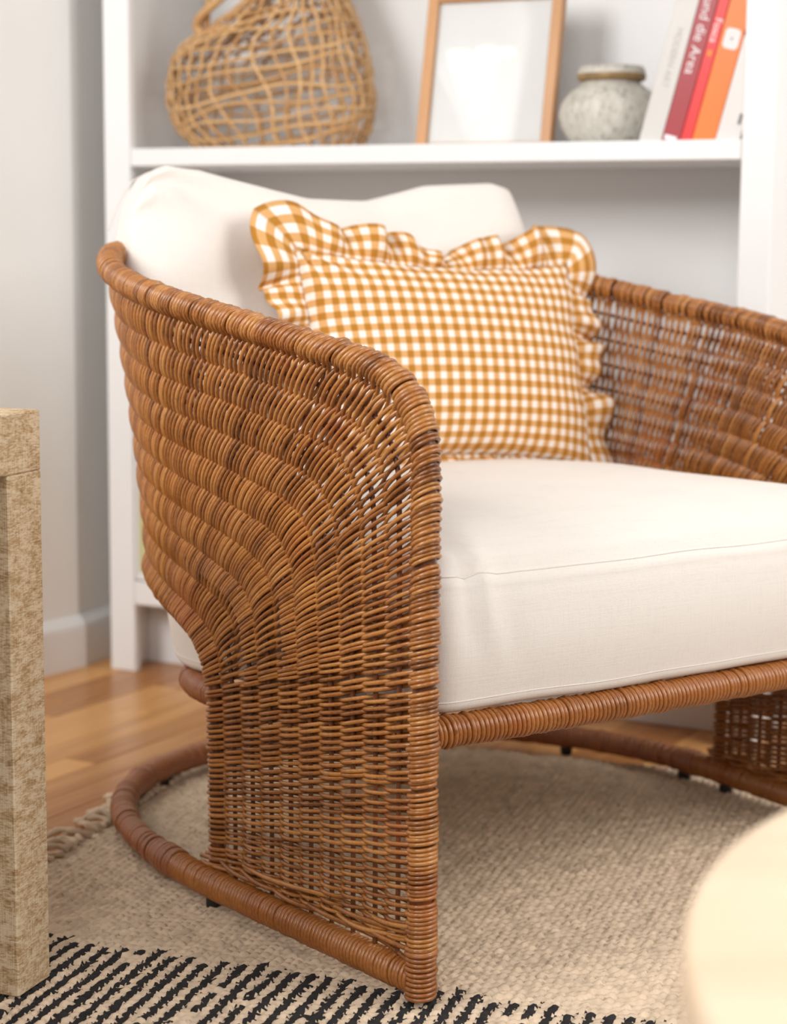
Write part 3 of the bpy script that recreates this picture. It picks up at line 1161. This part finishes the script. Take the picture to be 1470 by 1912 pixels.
wave = np.sin(phs * 19 + 1.6 * np.sin(phs * 3)) + 0.6 * np.sin(phs * 33 + 2 * np.sin(phs * 5 + 1))
wid = 0.053 * (1 + 0.12 * np.sin(phs * 11 + 1) + 0.08 * np.sin(phs * 19))
corner = np.exp(-((np.abs(bd[:, 0]) / PWD - 1) / 0.12) ** 2) * np.exp(-((np.abs(bd[:, 2]) / PHT - 1) / 0.18) ** 2)
wid = wid * (1 + 0.22 * corner)
midtop = np.exp(-((bd[:, 0] - 0.02) / 0.05) ** 2) * np.clip(bd[:, 2] / PHT * 2, 0, 1)
wid = wid * (1 - 0.55 * midtop)
wave = wave * (1 - 0.6 * corner)
low = np.clip(-bd[:, 2] / PHT - 0.55, 0, 1) * (1 - corner)
wid = wid * (1 - 0.45 * np.clip(low * 3, 0, 1))
rows = []
uvr = []
KS = 9
gath = np.cumsum(np.r_[0, np.linalg.norm(np.diff(bd + np.array([0, 1, 0]) * (0.012 * wave)[:, None], axis=0), axis=1)])
for k in range(KS + 1):
    f = k / KS
    sweep = 0.006 * f * np.cos(phs * 19 + 1.6 * np.sin(phs * 3))
    y_ = 0.016 * wave * f ** 0.8 - 0.006 * math.sin(f * math.pi) + 0.012 * f
    rows.append(bd + outw * (wid * f)[:, None] + tg * sweep[:, None] + np.array([0, 1, 0]) * y_[:, None])
    uvr.append(np.stack([gath, np.full(len(bd), f * 0.052 + 0.3)], 1))
# last column repeats the first for a clean seam of the print
P = np.array([np.vstack([r, r[:1]]) for r in rows])
UVr = np.array([np.vstack([r, r[-1:] + np.array([0.002, 0])]) for r in uvr])
# the cloth has thickness
Pp = place(P, **GP)
fl = grid_faces(P.shape[0], P.shape[1])
ro_ = new_obj('ruffle', Pp.reshape(-1, 3), fl, M['gingham'], gp, uv=UVr.reshape(-1, 2))
sm = ro_.modifiers.new('cloth_thickness', 'SOLIDIFY')
sm.thickness = 0.0014

# ------------------------------------------------------------------ side table of limed wood (left foreground)
TC = np.array([-0.349, 1.840])
td1 = np.array([0.359, 0.933])
td1 /= np.linalg.norm(td1)
st = empty('side_table', (TC[0], TC[1], 0.0), math.atan2(td1[1], td1[0]))
tag(st, 'limed wood waterfall side table cut off by the left edge', 'table')
# local x along td1 (away), local y to the left
TT, TZ = 0.0597, 0.583
box('table_top', -0.55, 0.0, 0.0, 0.48, TZ - TT, TZ, M['limed'], st, 0.0015)
box('leg_panel', -TT, 0.0, 0.0, 0.48, -0.002, TZ - TT - 0.0003, M['limed'], st, 0.0015)
box('leg_panel', -0.55, -0.55 + TT, 0.0, 0.48, -0.002, TZ - TT - 0.0003, M['limed'], st, 0.0015)

# ------------------------------------------------------------------ round coffee table (right foreground)
CTZ, CTR = 0.43, 0.425
ctc = (0.557, 0.775)
ct = empty('coffee_table', (ctc[0], ctc[1], 0.0))
tag(ct, 'round pale wood coffee table cut off by the lower right corner', 'table')
lathe('table_top', [(0.0005, CTZ - 0.035), (CTR - 0.006, CTZ - 0.035), (CTR - 0.001, CTZ - 0.031), (CTR, CTZ - 0.026), (CTR, CTZ - 0.005), (CTR - 0.002, CTZ - 0.001), (CTR - 0.006, CTZ), (CTR - 0.05, CTZ), (0.0005, CTZ)], M['pale_wood'], ct, 128)
for k in range(4):
    a = math.radians(45 + 90 * k)
    lathe_o = lathe('leg', [(0.0005, -0.004), (0.016, -0.004), (0.024, CTZ - 0.0355), (0.0005, CTZ - 0.0355)], M['pale_wood'], ct, 20)
    lathe_o.location = (0.27 * math.cos(a), 0.27 * math.sin(a), 0)

# ------------------------------------------------------------------ things on the shelf
SHZ = 0.902


# straw net bag
bag = empty('straw_bag', bw(0.25, 0.135, SHZ), BANG)
tag(bag, 'open weave straw basket bag slumped on the bookcase shelf', 'bag')
hz = np.array([0.0, 0.034, 0.078, 0.131, 0.160, 0.180, 0.196, 0.204, 0.215, 0.237, 0.29, 0.34])
xl = np.array([0.122, 0.082, 0.062, 0.066, 0.076, 0.094, 0.125, 0.150, 0.165, 0.205, 0.262, 0.310]) - 0.25
xr = np.array([0.415, 0.432, 0.440, 0.433, 0.426, 0.420, 0.414, 0.411, 0.407, 0.395, 0.370, 0.350]) - 0.25
hd = np.array([0.075, 0.098, 0.106, 0.104, 0.100, 0.096, 0.093, 0.090, 0.088, 0.082, 0.07, 0.05])


def bagp(phi, h):
    a = np.interp(h, hz, xl)
    b = np.interp(h, hz, xr)
    d = np.interp(h, hz, hd)
    c, s = np.cos(phi), np.sin(phi)
    e = 0.8
    return np.stack([(a + b) / 2 + (b - a) / 2 * np.sign(c) * np.abs(c) ** e, -d * np.sign(s) * np.abs(s) ** e, h + 0 * phi], -1)


ph = np.linspace(0, 2 * np.pi, 90, endpoint=False)
for k in range(17):
    h0 = 0.004 + k * 0.0205
    h = np.clip(h0 + 0.024 * np.cos(ph) + 0.004 * np.sin(3 * ph + k) + 0.004 * np.sin(5 * ph + 2 * k), 0.003, 0.338)
    P = bagp(ph, h)
    tube('straw_strand', P, 0.0031 + 0.0006 * np.sin(ph * 2 + k), M['straw'], bag, 6, True)
hh = np.linspace(0.003, 0.338, 44)
for k in range(36):
    p0 = k / 36 * 2 * np.pi
    P = bagp(p0 + 0.9 * (hh - 0.1) + 0.05 * np.sin(hh * 40 + k), hh)
    P += np.array([0, 0, 0.0]) + 0.0
    c = P.copy()
    c[:, 2] = 0
    c[:, 0] -= np.interp(hh, hz, (xl + xr) / 2)
    c /= np.linalg.norm(c, axis=1, keepdims=True)
    P = P + c * (0.0022 * np.sin(hh / 0.0205 * np.pi + k * np.pi))[:, None]
    tube('straw_strand', P, 0.0031, M['straw'], bag, 6)
# rolled rim lip and handle
lip = catmull([(-0.098, -0.058, 0.192), (-0.106, -0.062, 0.208), (-0.092, -0.070, 0.224), (-0.060, -0.076, 0.243), (-0.020, -0.078, 0.268), (0.03, -0.074, 0.30)], 8)
tube('rolled_rim', lip, np.linspace(0.0095, 0.006, len(lip)), M['straw'], bag, 8)
hp = catmull([(-0.088, -0.06, 0.205), (-0.092, -0.05, 0.245), (-0.085, -0.045, 0.30), (-0.05, -0.04, 0.36), (0.02, -0.04, 0.39), (0.08, -0.04, 0.36), (0.10, -0.04, 0.325)], 8)
tube('handle', hp, 0.0055, M['straw'], bag, 8)

# picture frame leaning back
pf = empty('picture_frame', bw(0.660, 0.115, SHZ), BANG)
pf.rotation_euler = (math.radians(-11), 0, BANG)
tag(pf, 'wooden picture frame with white mat leaning on the bookcase shelf', 'picture frame')
FW, FH, FB = 0.238, 0.258, 0.0185
box('frame_bar', -FW / 2, -FW / 2 + FB, -0.009, 0.009, 0, FH, M['frame_wood'], pf, 0.0015)
box('frame_bar', FW / 2 - FB, FW / 2, -0.009, 0.009, 0, FH, M['frame_wood'], pf, 0.0015)
box('frame_bar', -FW / 2 + FB, FW / 2 - FB, -0.009, 0.009, FH - FB, FH, M['frame_wood'], pf, 0.0015)
box('frame_bar', -FW / 2 + FB, FW / 2 - FB, -0.009, 0.009, 0, FB * 0.3, M['frame_wood'], pf, 0.0015)
box('glass_pane', -FW / 2 + FB, FW / 2 - FB, -0.0035, -0.0015, FB * 0.3, FH - FB, M['glass'], pf, 0.0)
box('mat_board', -FW / 2 + FB, FW / 2 - FB, 0.001, 0.004, FB * 0.3, FH - FB, M['paper'], pf, 0.0)

# stoneware vase
va = empty('stoneware_vase', bw(0.873, 0.125, SHZ), 0)
tag(va, 'squat speckled grey stoneware vase beside the leaning books', 'vase')
lathe('body', [(0.0005, 0.0), (0.056, 0.0), (0.066, 0.008), (0.078, 0.028), (0.082, 0.046), (0.078, 0.064), (0.066, 0.080), (0.052, 0.090), (0.045, 0.096), (0.044, 0.101), (0.036, 0.101), (0.036, 0.09), (0.06, 0.07), (0.072, 0.045), (0.06, 0.012), (0.0005, 0.008)], M['stone'], va)
lathe('lip', [(0.0445, 0.0985), (0.052, 0.0995), (0.054, 0.104), (0.0535, 0.109)], M['stone_lip'], va)
lathe('neck', [(0.0535, 0.1085), (0.0525, 0.114), (0.049, 0.121), (0.046, 0.121), (0.042, 0.112), (0.037, 0.100)], M['stone'], va)


# books
def text_mesh(name, s, size, mat, parent):
    cu = bpy.data.curves.new(name, 'FONT')
    cu.body = s
    cu.size = size
    cu.align_x = 'CENTER'
    cu.align_y = 'CENTER'
    cu.extrude = 0.00012
    tmp = bpy.data.objects.new(name, cu)
    COL.objects.link(tmp)
    dg = bpy.context.evaluated_depsgraph_get()
    me = bpy.data.meshes.new_from_object(tmp.evaluated_get(dg))
    bpy.data.objects.remove(tmp)
    bpy.data.curves.remove(cu)
    me.materials.clear()
    me.materials.append(mat)
    o = bpy.data.objects.new(name, me)
    COL.objects.link(o)
    o.parent = parent
    return o


M['ink_white'] = plain('white_ink', (0.85, 0.83, 0.84), 0.5, 0.01)
M['ink_dark'] = plain('grey_ink', (0.20, 0.19, 0.19), 0.5, 0.01)
M['ink_pale'] = plain('pale_grey_ink', (0.46, 0.44, 0.43), 0.5, 0.01)
M['ink_orange'] = plain('orange_ink', (0.85, 0.28, 0.03), 0.5, 0.01)
LEAN = math.radians(14.5)


def book(u, thick, height, depth, col, label, rough=0.35, off=0.03):
    b = empty('book', bw(u, off, SHZ + 0.0005), BANG)
    # lean to the right: rotate about the local y axis
    b.rotation_euler = (0, LEAN, BANG)
    tag(b, label, 'book', 'books leaning on the bookcase shelf')
    mt = plain('book_cover', col, rough, 0.03)
    box('cover_board', 0, 0.0022, 0, depth, 0, height, mt, b, 0.0006)
    box('cover_board', thick - 0.0022, thick, 0, depth, 0, height, mt, b, 0.0006)
    box('spine', 0.0, thick, -0.0022, 0.0, 0, height, mt, b, 0.0006)
    box('page_block', 0.0023, thick - 0.0023, 0.0004, depth - 0.004, 0.003, height - 0.003, M['paper'], b, 0.0004)
    return b


def spine_text(b, thick, s, size, zc, mat, horizontal=False):
    o = text_mesh('lettering', s, size, mat, b)
    if horizontal:
        o.rotation_euler = (math.radians(90), 0, 0)
    else:
        o.rotation_euler = (math.radians(90), math.radians(90), 0)
    o.location = (thick / 2, -0.0024, zc)
    return o


cl = math.cos(LEAN)
u0 = 0.953
b1 = book(u0, 0.034, 0.31, 0.20, (0.62, 0.60, 0.57), 'thick grey book, leftmost of the leaning books')
spine_text(b1, 0.034, 'MODERN ART', 0.014, 0.13, M['ink_pale'])
u0 += 0.0348 / cl
b2 = book(u0, 0.0275, 0.30, 0.20, (0.36, 0.022, 0.032), 'dark red book with white spine lettering on the shelf')
spine_text(b2, 0.0275, 'Pad und die Area', 0.0215, 0.178, M['ink_white'])
box('spine_label', 0.005, 0.0225, -0.0027, -0.0023, 0.262, 0.285, M['ink_white'], b2, 0.0)
box('spine_label', 0.003, 0.022, -0.0027, -0.0023, 0.004, 0.011, M['ink_white'], b2, 0.0)
u0 += 0.0283 / cl
b3 = book(u0, 0.0165, 0.30, 0.20, (0.75, 0.02, 0.02), 'thin bright red book between the dark red and orange books')
spine_text(b3, 0.0165, 'Fosca', 0.0160, 0.166, M['ink_white'])
box('spine_dot', 0.005, 0.0115, -0.0027, -0.0023, 0.128, 0.137, M['ink_orange'], b3, 0.0)
u0 += 0.0173 / cl
b4 = book(u0, 0.034, 0.29, 0.20, (0.86, 0.20, 0.015), 'orange book with a white square on its spine')
rr_ = []
for (cx_, cz_, a0) in ((0.0235, 0.1635, 0), (0.0125, 0.1635, 90), (0.0125, 0.1465, 180), (0.0235, 0.1465, 270)):
    for a in np.radians(np.linspace(a0, a0 + 90, 6)):
        rr_.append((cx_ + 0.0065 * math.cos(a), cz_ + 0.0065 * math.sin(a)))
nr_ = len(rr_)
new_obj('spine_label', [(p[0], -0.0028, p[1]) for p in rr_] + [(p[0], -0.0022, p[1]) for p in rr_], [tuple(range(nr_))] + [(i, (i + 1) % nr_, nr_ + (i + 1) % nr_, nr_ + i) for i in range(nr_)], M['ink_white'], b4, smooth=False)
box('spine_mark', 0.0165, 0.0195, -0.0031, -0.0028, 0.1535, 0.1565, M['ink_dark'], b4, 0.0)
u0 += 0.0348 / cl
b5 = book(u0, 0.036, 0.155, 0.20, (0.80, 0.77, 0.75), 'white book, rightmost of the leaning books beside the bookcase post')
box('spine_mark', 0.026, 0.031, -0.0027, -0.0023, 0.030, 0.046, M['ink_dark'], b5, 0.0)
